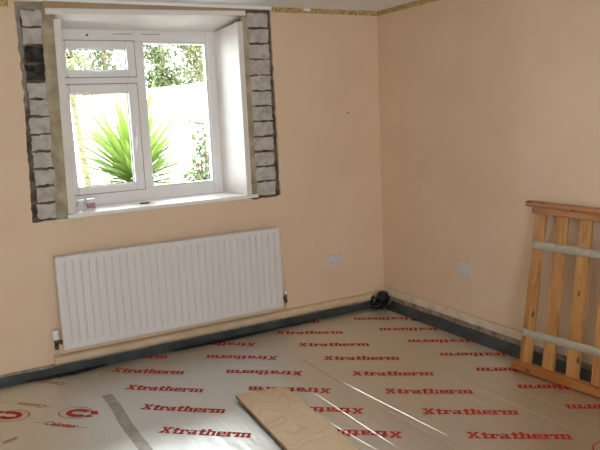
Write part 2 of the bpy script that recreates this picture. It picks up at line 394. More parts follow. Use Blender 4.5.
tag(obj('pencil_stub', bm, mat('dark_stub',(.08,.07,.07),.5), None, .003, (-1.905, .13, 1.0165), (0,0,-.2)), 'tiny dark stub lying on the middle of the sill', 'stub')

# ------------------------------------------------------------------ borders, ledges, bare strips
def strip(name, d, mt, par, bev=0): return boxo(name, d, mt, par, bev)
strip('border_strip', (-.600,-.0015,-.0015,.004,2.298,2.3325), BORDER, wb)
strip('border_strip', (-.918,-.655,-.0015,.004,2.298,2.3325), BORDER, wb)
strip('border_strip', (-.655,-.600,-.0015,.004,2.298,2.314), BORDER, wb)
strip('border_chip', (-.655,-.600,-.0012,.004,2.314,2.3325), CEIL, wb)
strip('border_strip', (XL,-2.655,-.0015,.004,2.270,2.3325), BORDER, wb)
strip('lintel_strip', (-2.64,-.918,-.002,.022,2.314,2.3345), CEIL, wb)
strip('timber_edge', (-2.46,-1.125,-.001,.022,2.262,2.314), mat('brown_timber',(.42,.28,.17),.8), wb)
wr = bpy.data.objects['wall_right']
strip('border_strip', (-.0015,.004,YF,-.0015,2.298,2.3325), BORDER, wr)
# ledge (boxed pipe run) along the back wall
bm = bmesh.new(); prev = None
for i in range(61):
    x = -2.612 + i*(2.612-.10)/60
    w = .0025*nz(x*5, 3)
    pr = [(0.003,.058+w),(-.022,.060+w),(-.030,.068+w),(-.031,.094),(-.026,.108),(-.016,.114),(.003,.116)]
    row = [bm.verts.new((x, y, z + .0015*nz(x*9, z*40))) for y, z in pr]
    if prev:
        for k in range(len(row)-1): bm.faces.new((prev[k], prev[k+1], row[k+1], row[k])).smooth = True
    else: bm.faces.new(row)
    prev = row
bm.faces.new(prev)
struct(obj('baseboard_back', bm, LEDGE), 'cream painted boxed pipe ledge under the radiator', 'ledge')
strip('top_line', (-2.612,-.10,-.002,.004,.114,.119), mat('brown_line',(.46,.32,.19),.8), wb)  # thin brown line along the top of the ledge
strip('bare_plaster', (XL,-.02,-.003,.004,.028,.064), RAW, wb)
bm = bmesh.new(); bbox(bm, -.010, .003, YF, -.02, .086, .142)
struct(obj('baseboard_right', bm, PALE, None, .004), 'pale plaster band low on the right wall where skirting was', 'ledge')
strip('bare_plaster', (-.004,.004,YF,-.02,.028,.087), RAW, wr)
strip('top_line', (-.0025,.004,YF,-.02,.1415,.146), mat('brown_line',(.46,.32,.19),.8), wr)  # thin brown line along the top of the pale band

# ------------------------------------------------------------------ floor: foil boards
def clip(bm, x0, x1, y0, y1):
    for co, no in (((x0,0,0),(-1,0,0)),((x1,0,0),(1,0,0)),((0,y0,0),(0,-1,0)),((0,y1,0),(0,1,0))):
        bmesh.ops.bisect_plane(bm, geom=list(bm.verts)+list(bm.edges)+list(bm.faces), plane_co=co, plane_no=no, clear_outer=True)
def text_mesh(s, length, cap, offset=.02, shear=0.0, space=1.0):
    cu = bpy.data.curves.new('t', 'FONT'); cu.body = s; cu.size = 1; cu.offset = offset; cu.shear = shear; cu.space_character = space
    cu.resolution_u = 3
    o = bpy.data.objects.new('t', cu); C.objects.link(o)
    bpy.context.view_layer.update()
    dg = bpy.context.evaluated_depsgraph_get()
    me = bpy.data.meshes.new_from_object(o.evaluated_get(dg))
    bpy.data.objects.remove(o)
    xs = [v.co.x for v in me.vertices]; ys = [v.co.y for v in me.vertices]
    x0, x1, yl, yh = min(xs), max(xs), 0, max(ys)
    for v in me.vertices: v.co = ((v.co.x-x0)/(x1-x0)*length, v.co.y/yh*cap, 0)
    return me
def slab_word(length, cap):      # bold slab letters built stroke by stroke
    G = {'t': (.72, [(.2,.44,0,.95),(0,.66,.56,.72),(.44,.68,0,.15)]),
         'r': (.84, [(.1,.34,0,.72),(0,.1,0,.13),(.34,.5,0,.13),(0,.1,.59,.72),(.34,.8,.56,.72),(.58,.8,.42,.56)]),
         'a': (.95, [(.1,.5,.58,.72),(.5,.74,0,.70),(.74,.9,0,.13),(.24,.5,.30,.42),(.02,.24,.05,.40),(.1,.5,0,.12)]),
         'h': (1.03,[(.1,.34,0,1),(0,.1,.87,1),(.34,.84,.57,.72),(.62,.86,0,.57),(0,.1,0,.13),(.34,.44,0,.13),(.54,.62,0,.13),(.86,.97,0,.13)]),
         'e': (.92, [(.04,.28,.08,.64),(.28,.78,.58,.72),(.62,.84,.42,.60),(.28,.84,.30,.42),(.28,.84,0,.14),(.12,.28,0,.08),(.12,.28,.64,.72)]),
         'm': (1.5, [(.1,.34,0,.72),(0,.1,.59,.72),(.34,.80,.57,.72),(.62,.86,0,.57),(.86,1.34,.57,.72),(1.14,1.38,0,.57),(0,.1,0,.13),(.34,.42,0,.13),(.54,.62,0,.13),(.86,.94,0,.13),(1.06,1.14,0,.13),(1.38,1.48,0,.13)])}
    bm = bmesh.new(); x = 0.0
    cnt = [0]
    def quad(pts):
        cnt[0] += 1; bm.faces.new([bm.verts.new((px, py, .00004*(cnt[0] % 9))) for px, py in pts])
    for ch in 'Xtratherm':
        if ch == 'X':
            quad([(.10,.13),(.42,.13),(.745,.5),(.425,.5)]); quad([(.425,.5),(.745,.5),(1.04,.87),(.72,.87)])
            quad([(.745,.13),(1.065,.13),(.745,.5)]); quad([(.425,.5),(.425,.5001),(.40,.87),(.10,.87)])
            quad([(.745,.5),(.62,.40),(.745,.13)]); quad([(.425,.5),(.55,.62),(.40,.87)])
            for a, b in ((.02,.50),(.66,1.14)):
                quad([(a,0),(b,0),(b,.13),(a,.13)]); quad([(a,.87),(b,.87),(b,1),(a,1)])
            x = 1.22; continue
        w, rs = G[ch]
        for x0, x1, y0, y1 in rs: quad([(x+x0-.03,y0-.012),(x+x1+.03,y0-.012),(x+x1+.03,y1+.012),(x+x0-.03,y1+.012)])
        x += w
    for v in bm.verts: v.co = (v.co.x/x*length, v.co.y*cap, v.co.z)
    me = bpy.data.meshes.new('word'); bm.to_mesh(me); bm.free(); return me
WORD = slab_word(.490, .067)
LOGO = text_mesh('Celotex', .20, .042, .02, .2)
def stamp(me, name, board, bounds, pos, ang, mt, off=(0,0), lift=0.0):
    bm = bmesh.new(); bm.from_mesh(me)
    mm = Matrix.Translation((pos[0], pos[1], 0)) @ Matrix.Rotation(ang, 4, 'Z') @ Matrix.Translation((off[0], off[1], 0))
    bmesh.ops.transform(bm, matrix=mm, verts=bm.verts)
    clip(bm, *bounds)
    if not bm.faces: bm.free(); return
    for f in bm.faces:
        if f.normal.z < 0: f.normal_flip()
    lx, ly = board.location.x, board.location.y
    for v in bm.verts: v.co = (v.co.x-lx, v.co.y-ly, v.co.z+.0009+lift)
    m2 = bpy.data.meshes.new(name); bm.to_mesh(m2); bm.free(); m2.materials.append(mt)
    o = bpy.data.objects.new(name, m2); C.objects.link(o); o.parent = board; return o
def board(x0, x1, y0, y1, label):
    b = empty('insulation_board', (x0, y0, 0))
    bm = bmesh.new(); bbox(bm, 0, x1-x0, 0, y1-y0, -.0025, 0); obj('foil_facing', bm, FOIL, b, .001)
    bm = bmesh.new(); bbox(bm, .001, x1-x0-.001, .001, y1-y0-.001, -.0515, -.0025); obj('foam_core', bm, FOAM, b)
    tag(b, label, 'insulation board', 'foil insulation boards on the floor'); b['b'] = 0; del b['b']
    return b, (x0+.002, x1-.002, y0+.002, y1-.002)
SEAM = -2.62
b0, q0 = board(-3.60, -2.404, SEAM, -.060, 'foil insulation board with red oval emblems, left of the grey tape')
b1, q1 = board(-2.400, -1.202, SEAM, -.058, 'foil insulation board with red words lying between radiator and plywood')
b2, q2 = board(-1.198, -.090, SEAM, -.046, 'foil insulation board with red words and a red ring reaching into the far corner')
b3, q3 = board(-1.198, -.090, -5.02, SEAM-.004, 'foil insulation board in the near right corner behind the pine panel')
b4, q4 = board(-2.400, -1.202, -5.02, SEAM-.004, 'foil insulation board nearest the camera, beyond the plywood end')
b5, q5 = board(-3.60, -2.404, -5.02, SEAM-.004, 'foil insulation board nearest the camera on the left')
b6, q6 = board(XL+.02, -3.604, SEAM, -.060, 'narrow foil insulation board beside the left wall')
b7, q7 = board(XL+.02, -3.604, -5.02, SEAM-.004, 'narrow foil insulation board in the near left corner')
def col(b, q, sx, sy, ang, pitch, n, flip, mx=0):
    for i in range(n):
        y = sy - i*pitch; x = sx + mx*i
        if flip:   # word read from the other side: starts at its right-hand end
            stamp(WORD, 'printed_word', b, q, (x, y), ang+math.pi, RED, (0, -.033))
        else:
            stamp(WORD, 'printed_word', b, q, (x, y), ang, RED, (0, -.033))
col(b1, q1, -2.280, .172, math.radians(-41), .338, 8, False, -.004)
col(b1, q1, -1.318, -.281, math.radians(-39), .329, 8, True, .001)
col(b2, q2, -1.084, .193, math.radians(-35.6), .328, 10, False, .0035)
col(b2, q2, -.046, -.489, math.radians(-35.6), .3265, 7, True, .0035)
for bb, qq, ox in ((b4, q4, 0), (b3, q3, 1.2)):
    for i in range(7):
        stamp(WORD, 'printed_word', bb, qq, (-2.30+ox, -3.1-.33*i), math.radians(-38), RED, (0,-.033))
        stamp(WORD, 'printed_word', bb, qq, (-1.30+ox, -3.3-.33*i), math.radians(-38)+math.pi, RED, (0,-.033))
def oval_mesh(a, b, w, a0=0, a1=2*math.pi, n=36, cx=0, cy=0):
    bm = bmesh.new(); pr = None
    for i in range(n+1):
        t = a0+(a1-a0)*i/n; c, s = math.cos(t), math.sin(t)
        r = [bm.verts.new((cx+(a-w)*c, cy+(b-w)*s, 0)), bm.verts.new((cx+a*c, cy+b*s, 0))]
        if pr: bm.faces.new((pr[0], pr[1], r[1], r[0]))
        pr = r
    me = bpy.data.meshes.new('oval'); bm.to_mesh(me); bm.free(); return me
OV = oval_mesh(.098, .074, .005, cx=-.02); CC = oval_mesh(.075, .050, .032, .75, 2*math.pi-.65); DOTS = oval_mesh(.022,.014,.012)
def emblem(b, q, pos, ang, flip=False):
    a = ang + (math.pi if flip else 0)
    for me in (OV, CC): stamp(me, 'printed_emblem', b, q, pos, a, RED)
    for dx, dy in ((.078,.030),(.095,.012),(.080,-.026)): stamp(DOTS, 'printed_emblem', b, q, pos, a, RED, (dx, dy), .0002)
ang = math.radians(-46)
emblem(b0, q0, (-2.612, -.715), ang)
stamp(LOGO, 'printed_word', b0, q0, (-2.79, -.742), ang, RED, (0,-.02))
for s in (0, .27): stamp(oval_mesh(.035,.004,.004,0,math.pi), 'printed_flourish', b0, q0, (-2.84, -.69), ang, RED, (s+.03, -.008))
emblem(b0, q0, (-2.945, -.52), ang, True)
stamp(LOGO, 'printed_word', b0, q0, (-2.755, -.512), ang+math.pi, FADED, (0,-.02))
for s in (-.02, .26): stamp(oval_mesh(.035,.004,.004,0,math.pi), 'printed_flourish', b0, q0, (-2.755, -.512), ang+math.pi, FADED, (s, 0))
stamp(LOGO, 'printed_word', b0, q0, (-2.60, -.225), ang+math.pi, FADED, (0,-.02))
stamp(LOGO, 'printed_word', b0, q0, (-2.95, -1.03), ang, FADED, (0,-.02))
for i in range(4):
    emblem(b0, q0, (-2.612, -1.45-.5*i), ang); emblem(b0, q0, (-3.3, -.9-.5*i), ang, True)
    stamp(LOGO, 'printed_word', b0, q0, (-2.80, -1.48-.5*i), ang, RED)
stamp(oval_mesh(.085,.06,.006), 'printed_ring', b2, q2, (-.615, -2.555), 0, RED)
# creases in the foil facing
def crease(b, pts, w=.006, h=.0022, mt=CREASE):
    w *= .7; h *= .75
    bm = bmesh.new(); pr = None; P = []
    for (xa, ya), (xb, yb) in zip(pts, pts[1:]):
        n = max(2, int(math.hypot(xb-xa, yb-ya)/.035))
        for i in range(n): P.append((xa+(xb-xa)*i/n, ya+(yb-ya)*i/n))
    P.append(pts[-1]); N = len(P)
    lx, ly = b.location.x, b.location.y
    for i, (x, y) in enumerate(P):
        k = min(1, i/3+.15, (N-1-i)/3+.15)*(0.55+.6*abs(nz(y*6, x*9)))
        x += .003*nz(y*9, x)
        r = [bm.verts.new((x-w*k-lx, y-ly, .0004)), bm.verts.new((x-lx, y-ly, .0004+h*k)), bm.verts.new((x+w*k-lx, y-ly, .0004))]
        if pr:
            for j in (0,1): bm.faces.new((pr[j], pr[j+1], r[j+1], r[j]))
        pr = r
    return obj('foil_crease', bm, mt, b)
crease(b1, [(-1.400,-.66),(-1.405,-1.09),(-1.412,-2.0)], .0045, .003)
crease(b1, [(-1.664,-.76),(-1.650,-.97)], .009, .004); crease(b1, [(-1.625,-.80),(-1.600,-1.02)], .005)
crease(b1, [(-1.56,-.72),(-1.52,-.98)], .005); crease(b1, [(-1.535,-1.60),(-1.50,-2.02)], .0045, .0025)
crease(b1, [(-2.232,-.65),(-2.236,-1.20)], .003, .0012); crease(b1, [(-2.215,-.72),(-2.215,-1.40)], .003, .0012)
crease(b1, [(-2.02,-.50),(-1.988,-1.40)], .003, .0012); crease(b1, [(-2.00,-.50),(-1.965,-1.40)], .003, .0012)
crease(b2, [(-1.190,-1.20),(-1.172,-1.50),(-1.137,-2.07)], .007, .004)
crease(b2, [(-1.010,-.90),(-1.016,-1.30)], .005); crease(b2, [(-.83,-1.05),(-.84,-1.45),(-.82,-1.9)], .005)
crease(b2, [(-.93,-1.5),(-.93,-2.15)], .006); crease(b2, [(-.62,-1.6),(-.60,-2.4)], .005); crease(b2, [(-.74,-1.35),(-.73,-2.0)], .004)
crease(b2, [(-.45,-1.75),(-.44,-2.4)], .004); crease(b0, [(-2.66,-.86),(-2.72,-1.05)], .006); crease(b0, [(-2.60,-.92),(-2.66,-1.15)], .007)
crease(b0, [(-2.54,-.90),(-2.58,-1.12)], .005); crease(b0, [(-2.52,-1.05),(-2.56,-1.3)], .006)
for (xa, xb, lb) in ((-1.198,-.09,'foil insulation board against the rear wall on the right'),(-2.4,-1.202,'foil insulation board against the rear wall in the middle'),(-3.6,-2.404,'foil insulation board against the rear wall left of the middle'),(XL+.02,-3.604,'narrow foil insulation board in the rear left corner')):
    board(xa, xb, YF+.05, -5.024, lb)
# tapes over the seams
def tape(name, x, w, ya, yb, mt, label, wob=.006):
    bm = bmesh.new(); pr = None; n = int((ya-yb)/.04)
    for i in range(n+1):
        y = ya+(yb-ya)*i/n; dx = wob*nz(y*2.1, x*3)
        r = [bm.verts.new((x+dx+(u-.5)*w + .003*nz(y*8, u*9), y, .0012+.0022*max(0, nz(y*6+u*3, u*5)))) for u in (0,.25,.5,.75,1)]
        if pr:
            for j in range(4): bm.faces.new((pr[j], pr[j+1], r[j+1], r[j])).smooth = True
        pr = r
    return tag(obj(name, bm, mt), label, 'tape')
tape('joint_tape', -2.405, .052, -.10, -.55, FOIL, 'short wrinkled foil tape at the wall end of the board joint')
tape('joint_tape', -2.425, .060, -.56, -2.6, TAPE, 'grey tape strip over the joint left of the red words', .014)
tape('joint_tape', -1.195, .055, -.06, -.75, FOIL, 'wrinkled foil tape on the joint running out from under the radiator')
for (nm, x, y, a, s, lb) in (('tape_scrap', -2.98, -.845, .3, (.075,.012), 'thin yellowish scrap lying on the foil at the left edge'), ('tape_scrap', -2.37, -.21, 1.2, (.045,.02), 'small yellow brown scrap at the wall end of the tape')):
    bm = bmesh.new()
    vs = [bm.verts.new((s[0]*(i/4-.5), s[1]*(j-.5)*(1+.3*nz(i*.9,j)), .0035+.0015*math.sin(i*1.3))) for i in range(5) for j in (0,1)]
    for i in range(4): bm.faces.new((vs[2*i], vs[2*i+1], vs[2*i+3], vs[2*i+2]))
    tag(obj(nm, bm, SCRAP, None, 0, (x, y, .0), (0,0,a)), lb, 'scrap')

# ------------------------------------------------------------------ damp membrane upstands
def membrane(prof, along, t0, t1, n, label, sd):
    bm = bmesh.new(); pr = None
    for i in range(n+1):
        t = t0+(t1-t0)*i/n; r = []
        for j, (d, z) in enumerate(prof):
            dz = .006*nz(t*5+sd, j*.7) + .003*nz(t*17+sd, j); dd = .004*nz(t*6+sd, 5+j)
            if j == 0: dd = 0
            d2 = max(.0055, (d+dd)*(.72 if along == 'x' and t > -1.28 else 1))
            r.append(bm.verts.new((t, -d2, z+dz) if along == 'x' else (-d2, t, z+dz)))
        if pr:
            for j in range(len(r)-1): bm.faces.new((pr[j], pr[j+1], r[j+1], r[j])).smooth = True
        pr = r
    return tag(obj('membrane_strip', bm, MEMB), label, 'membrane')
membrane([(.0055,.046),(.010,.036),(.024,.012),(.044,-.010),(.056,-.030)], 'x', XL+.05, -.10, 130, 'blue grey damp membrane folded up along the foot of the window wall', 1)
membrane([(.0055,.048),(.012,.036),(.034,.014),(.062,-.002),(.086,-.012)], 'y', YF+.1, -.11, 130, 'wide blue grey damp membrane along the foot of the right wall', 4)
# loose black edge flaps lying on the boards by the window wall
def flap(x0, x1, dep, label, sd):
    bm = bmesh.new(); pr = None; n = 24
    for i in range(n+1):
        u = i/n; x = x0+(x1-x0)*u; w = dep*math.sin(math.pi*min(max(u,.06),.94))*(.75+.6*abs(nz(u*6+sd, 2)))
        r = [bm.verts.new((x, -.040+0*w, .006+.004*nz(u*7, sd))), bm.verts.new((x, -.055-.5*w, .009+.005*nz(u*9+sd, 1))), bm.verts.new((x, -.057-w, .0025))]
        if pr:
            for j in (0,1): bm.faces.new((pr[j], pr[j+1], r[j+1], r[j])).smooth = True
        pr = r
    return tag(obj('membrane_flap', bm, BLACKM), label, 'membrane')
flap(-2.80, -2.30, .045, 'black torn membrane flap on the foil by the left end of the radiator', 1)
flap(-1.85, -1.05, .040, 'black torn membrane flap on the foil below the radiator', 5)
flap(-1.05, -.70, .022, 'narrow black membrane flap on the foil under the right valve', 9)
# crumpled roll in the corner
bm = bmesh.new()
def lump(c, r, sd, sub=4):
    g = bmesh.ops.create_icosphere(bm, subdivisions=sub, radius=1)
    for v in g['verts']:
        d = v.co.copy(); k = 1 + .35*nz(d.x*1.9+sd, d.y*1.9, d.z*1.9) + .22*abs(nz(d.x*4+sd, d.y*4, d.z*4))
        v.co = Vector(c) + Vector((d.x*r[0], d.y*r[1], d.z*r[2]))*k
    for f in g['verts'][0].link_faces: pass
lump((-.062,-.066,.078), (.046,.044,.046), 2); lump((-.150,-.060,.066), (.018,.022,.042), 8, 3); lump((-.10,-.072,.028), (.072,.044,.024), 5)
for f in bm.faces: f.smooth = True
tag(obj('crumpled_membrane', bm, BLACKM), 'crumpled black membrane bunched up in the room corner', 'membrane')
bm = bmesh.new(); lump((-.092,-.50,.004), (.018,.03,.007), 3, 2)
tag(obj('membrane_scrap', bm, BLACKM), 'small black membrane scrap at the foil edge near the corner', 'scrap')

# ------------------------------------------------------------------ radiator
RX, RW, RZ, RH = -2.556, 1.558, .176, .588
rad = tag(empty('radiator', (RX, -.10, RZ)), 'long white fluted panel radiator under the window', 'radiator')
def flutes(ysgn, name, yoff):
    bm = bmesh.new(); zs = [0,.004,.024,.042,RH-.042,RH-.024,RH-.004,RH]; nf = 31; mg = .024
    pit = (RW-2*mg)/nf; xs = [(0,.006),(.004,0)]
    for i in range(nf):
        a = mg+i*pit; xs += [(a,0),(a+pit*.28,0),(a+pit*.40,1),(a+pit*.60,1),(a+pit*.72,0)]
    xs += [(RW-mg,0),(RW-.004,0),(RW,.006)]
    g = []
    for j, z in enumerate(zs):
        r = []
        for i, (x, k) in enumerate(xs):
            y = 0
            if k == 1 and 3 <= j <= 4: y = .011
            if i in (0, len(xs)-1) or j in (0, len(zs)-1): y = .005
            r.append(bm.verts.new((x, ysgn*y+yoff, z)))
        g.append(r)
    for j in range(len(zs)-1):
        for i in range(len(xs)-1): bm.faces.new((g[j][i], g[j][i+1], g[j+1][i+1], g[j+1][i]))
    o = obj(name, bm, RADW, rad)
    for f in o.data.polygons: f.use_smooth = False
    sol = o.modifiers.new('thick', 'SOLIDIFY'); sol.thickness = .008; sol.offset = -1 if ysgn > 0 else -1
    return o
flutes(1, 'front_panel', 0.0); 
boxo('back_panel', (.006, RW-.006, .052, .060, .004, RH-.004), RADW, rad, .002)
for nm, x0, x1 in (('side_cover', -.002, .004), ('side_cover', RW-.004, RW+.002)): boxo(nm, (x0, x1, .003, .062, .006, RH+.002), RADW, rad, .002)
bm = bmesh.new(); bbox(bm, 0, RW, .000, .006, RH-.004, RH+.004); bbox(bm, 0, RW, .056, .062, RH-.004, RH+.004)
n = 60
for i in range(n+1):
    x = i*(RW-.008)/n; bbox(bm, x, x+.008, .006, .056, RH-.002, RH+.002)
obj('top_grille', bm, RADW, rad)
for x in (.22, RW-.25): boxo('bracket', (x, x+.04, .060, .099, .06, RH-.06), CHROME, rad)
# thermostatic valve on the left
v = empty('thermostatic_valve', (-.040, .040, -.004)); v.parent = rad
bm = bmesh.new(); lathe(bm, [(.016,.066),(.023,.070),(.023,.082),(.020,.085),(.0205,.118),(.017,.127),(.010,.130)]); obj('valve_head', bm, UPVC, v)
bm = bmesh.new(); tube(bm, [(0,0,.005),(0,0,.030)], .013, 8); tube(bm, [(0,0,.030),(0,0,.072)], [.010,.013], 10); tube(bm, [(0,0,.045),(.047,0,.045)], .009, 10); tube(bm, [(.018,0,.045),(.032,0,.045)], .0135, 6)
obj('valve_body', bm, BRASS, v)
bm = bmesh.new(); tube(bm, [(0,0,-.050),(0,0,.008)], .0075, 10); obj('pipe', bm, LEDGE, v)
v = empty('lockshield_valve', (RW+.046, .035, .014)); v.parent = rad
bm = bmesh.new(); lathe(bm, [(.010,.062),(.012,.064),(.012,.088),(.008,.092)]); obj('valve_cap', bm, UPVC, v)
bm = bmesh.new(); tube(bm, [(0,0,.002),(0,0,.028)], .013, 8); tube(bm, [(0,0,.028),(0,0,.064)], [.010,.012], 10); tube(bm, [(0,0,.040),(-.042,0,.040)], .009, 10); tube(bm, [(-.016,0,.040),(-.030,0,.040)], .0135, 6)
obj('valve_body', bm, BRASS, v)
bm = bmesh.new(); tube(bm, [(0,0,-.050),(0,0,.004)], .0075, 10); obj('pipe', bm, LEDGE, v)

# ------------------------------------------------------------------ sockets
def socket(loc, rotz, label):
    s = tag(empty('socket', loc, rotz), label, 'socket', 'double power sockets')
    boxo('face_plate', (-.073,.073,-.010,-.0005,0,.086), SOCKET, s, .003)
    for sx in (-.036, .036):
        for (dx, z, w, h) in ((0,.036,.004,.009),(-.011,.020,.007,.004),(.011,.020,.007,.004)):
            boxo('pin_hole', (sx+dx-w/2, sx+dx+w/2, -.0104, -.008, z-h/2, z+h/2), SLOT, s)
    for sx in (-.010, .010): boxo('rocker_switch', (sx-.006, sx+.006, -.0135, -.009, .056, .074), SOCKET, s, .001)
    for sx in (-.060,.060):
        bm = bmesh.new(); tube(bm, [(sx,-.0108,.043),(sx,-.008,.043)], .003, 8); obj('screw', bm, CHROME, s)
socket((-.474, 0, .395), 0, 'white double power socket on the window wall right of the radiator')
socket((0, -.958, .413), -math.pi/2, 'white double power socket on the right wall before the pine panel')
bm = bmesh.new(); tube(bm, [(0,.004,0),(0,-.010,.001)], [.004,.003], 8); tube(bm, [(0,-.010,.001),(0,-.012,.001)], .006, 8)
tag(obj('wall_screw', bm, mat('rusty_screw',(.14,.08,.05),.6), None, 0, (-.30, 0, 1.57)), 'single rusty screw in the window wall near the corner', 'screw')

# ------------------------------------------------------------------ plywood offcut
bm = bmesh.new()
vs = bbox(bm, 0,.300, -1.10,0, .003,.018)
pl = empty('plywood_offcut', (-1.822, -1.068, .0165), math.radians(-4.5)); pl.rotation_euler[1] = .047
tag(pl, 'plywood offcut lying on the foil boards with rounded grain', 'plywood')
bm2 = bmesh.new(); bbox(bm2, 0,.303,-1.10,0,.0165,.0182); obj('face_veneer', bm2, PLY, pl)
bm.free(); bm = bmesh.new(); bbox(bm, .0005,.3025,-1.0995,-.0005,.0002,.0165); obj('ply_core', bm, PLYEDGE, pl)

# ------------------------------------------------------------------ leaning pine panel
pan = tag(empty('slatted_pine_panel', (0,0,0)), 'slatted pine bed panel with grey webbing leaning on the right wall', 'slatted panel')
zb, zt = .052, .955
def fx(z, y): 
    xb = -.216 + (-1.62-y)*.075         # foot swings towards the wall nearer the camera
    return xb + (-.066-xb)*(z-zb)/(zt-zb)
YE = -2.62
def lean(name, ya, yb, z0, z1, th, mt, bev=.003, out=0.0, seg=1):
    pts = []
    for y in (yb, ya):
        for d in (0, th):
            for z in (z0, z1): pts.append((fx(z, y)+d-out, y, z))
    # order as bbox: x outer loop
    P = [(fx(z, y)+d-out, y+(.020*(z-.05)/.9 if z1-z0 > .5 else 0), z) for d in (0, th) for y in (yb, ya) for z in (z0, z1)]
    bm = bmesh.new(); hexa(bm, P)
    o = obj(name, bm, mt, pan, bev)
    return o
for i in range(7):
    ya = -1.648 - i*.157
    if ya-.08 < YE: break
    lean('slat', ya, ya-.079, .050, .958, .016, PINE)
lean('top_rail', -1.560, YE+.03, .972, 1.000, .050, PINER, .004, .020)
lean('top_batten', -1.612, YE+.06, .932, .972, .020, PINER, .003, .012)
bm = bmesh.new()
P = [(fx(0, y)+d, y, z) for d in (-.022, .030) for y in (YE, -1.610) for z in (.0030, .054)]
hexa(bm, P); obj('bottom_rail', bm, PINER, pan, .005)
def web(z0, sag):
    bm = bmesh.new(); pr = None; n = 60
    for i in range(n+1):
        y = -1.640 - i*(1.640+YE+.06 if False else (-YE-1.64-.05))/n
        ph = ((-1.648-y) % .157); gap = ph > .079
        inn = .0 if not gap else -.004
        r = [bm.verts.new((fx(z, y) - .0025 - inn*math.sin(math.pi*(ph-.079)/.078 if gap else 0), y, z)) for z in (z0+sag*i/n, z0+.022+sag*i/n, z0+.044+sag*i/n)]
        if pr:
            for j in (0,1): bm.faces.new((pr[j], pr[j+1], r[j+1], r[j])).smooth = True
        pr = r
    o = obj('webbing', bm, WEB, pan); s = o.modifiers.new('t','SOLIDIFY'); s.thickness = .002; s.offset = 1
web(.728, .01); web(.206, .02)

# ------------------------------------------------------------------ garden
def green(name, c1, c2, rough=.55, trans=.25):
    mt = mat(name, c1, rough); n, l, b = nodes(mt)
    oi = n.new('ShaderNodeNewGeometry'); r = n.new('ShaderNodeValToRGB')
    r.color_ramp.elements[0].color = (*c1,1); r.color_ramp.elements[1].color = (*c2,1)
    l.new(oi.outputs['Random Per Island'], r.inputs['Fac']); l.new(r.outputs['Color'], b.inputs['Base Color'])
    tl = n.new('ShaderNodeBsdfTranslucent'); l.new(r.outputs['Color'], tl.inputs['Color'])
    mx = n.new('ShaderNodeMixShader'); mx.inputs[0].default_value = trans
    l.new(b.outputs[0], mx.inputs[1]); l.new(tl.outputs[0], mx.inputs[2]); l.new(mx.outputs[0], n['Material Output'].inputs['Surface'])
    return mt
G_CORD = green('cordyline_leaf', (.075,.15,.014), (.24,.30,.07))
G_TREE = green('tree_leaf', (.018,.032,.010), (.10,.125,.035))
G_PALE = green('pale_leaf', (.04,.06,.015), (.17,.17,.055))
G_SHRUB = green('shrub_leaf', (.03,.065,.018), (.10,.14,.045))
BARK = mottle(mat('bark', (.16,.12,.08), .9), (.09,.065,.04), (.24,.19,.12), 9, 5)
PBARK = mottle(mat('pale_bark', (.3,.23,.12), .9), (.05,.04,.018), (.16,.11,.055), 22, 5)
GW = mottle(mat('white_render', (.82,.81,.78), .9), (.78,.77,.74), (.85,.84,.81), 3, 4, bump=.3)
PAVE = mottle(mat('pale_paving', (.6,.58,.54), .9), (.55,.53,.49), (.65,.63,.59), 3, 5)
struct(boxo('ground', (-30, 30, D+.001, 45, -.4, -.25), PAVE), 'pale paved garden ground outside the window', 'ground')
# white rendered garden wall with a raking top
A2, B2 = Vector((-6.2, 12.98)), Vector((5.2, 5.32)); dd = (B2-A2).normalized(); nn = Vector((-dd.y, dd.x))
bm = bmesh.new(); pts = []
for off in (0, .18):
    for P_, zt_ in ((A2, 1.62), (B2, 2.47)):
        for z in (-.25, zt_): pts.append((P_.x+nn.x*off, P_.y+nn.y*off, z))
hexa(bm, pts)
gw = tag(empty('garden_wall', (0,0,0)), 'white rendered garden wall behind the spiky plant', 'wall')
obj('wall_panel', bm, GW, gw)
bm = bmesh.new(); pts = []
for off in (-.03, .21):
    for P_, zt_ in ((A2, 1.62), (B2, 2.47)):
        for z in (zt_+.001, zt_+.05): pts.append((P_.x+nn.x*off, P_.y+nn.y*off, z))
hexa(bm, pts); obj('coping', bm, mat('buff_coping',(.55,.45,.28),.9), gw)

# cordyline: every blade its own object, six shared shapes
cord = tag(empty('cordyline', (-.88, 4.0, -.25)), 'spiky green cordyline growing outside the window', 'plant')
bm = bmesh.new(); tube(bm, [(0,0,0),(.02,0,.4),(0,.01,.90),(0,0,1.16)], [.085,.07,.065,.05], 10); obj('trunk', bm, BARK, cord)
blades = []
for v in range(6):
    L = (.95,1.05,1.15,1.22,1.28,1.0)[v]; dr = (.16,.10,.22,.06,.14,.30)[v]; wd = .017+.003*(v%3)
    bm = bmesh.new(); pr = None; n = 7
    for i in range(n+1):
        t = i/n; w = wd*(math.sin(math.pi*min(.97,(t*.9+.1)))**.6)*(1-t**3*.9) + .001
        x = L*t*(1-.1*dr*t); z = -dr*L*t*t
        r = [bm.verts.new((x,-w,z+.25*w)), bm.verts.new((x,0,z)), bm.verts.new((x,w,z+.25*w))]
        if pr:
            for j in (0,1): bm.faces.new((pr[j], pr[j+1], r[j+1], r[j])).smooth = True
        pr = r
    me = bpy.data.meshes.new('leaf'); bm.to_mesh(me); bm.free(); me.materials.append(G_CORD); blades.append(me)
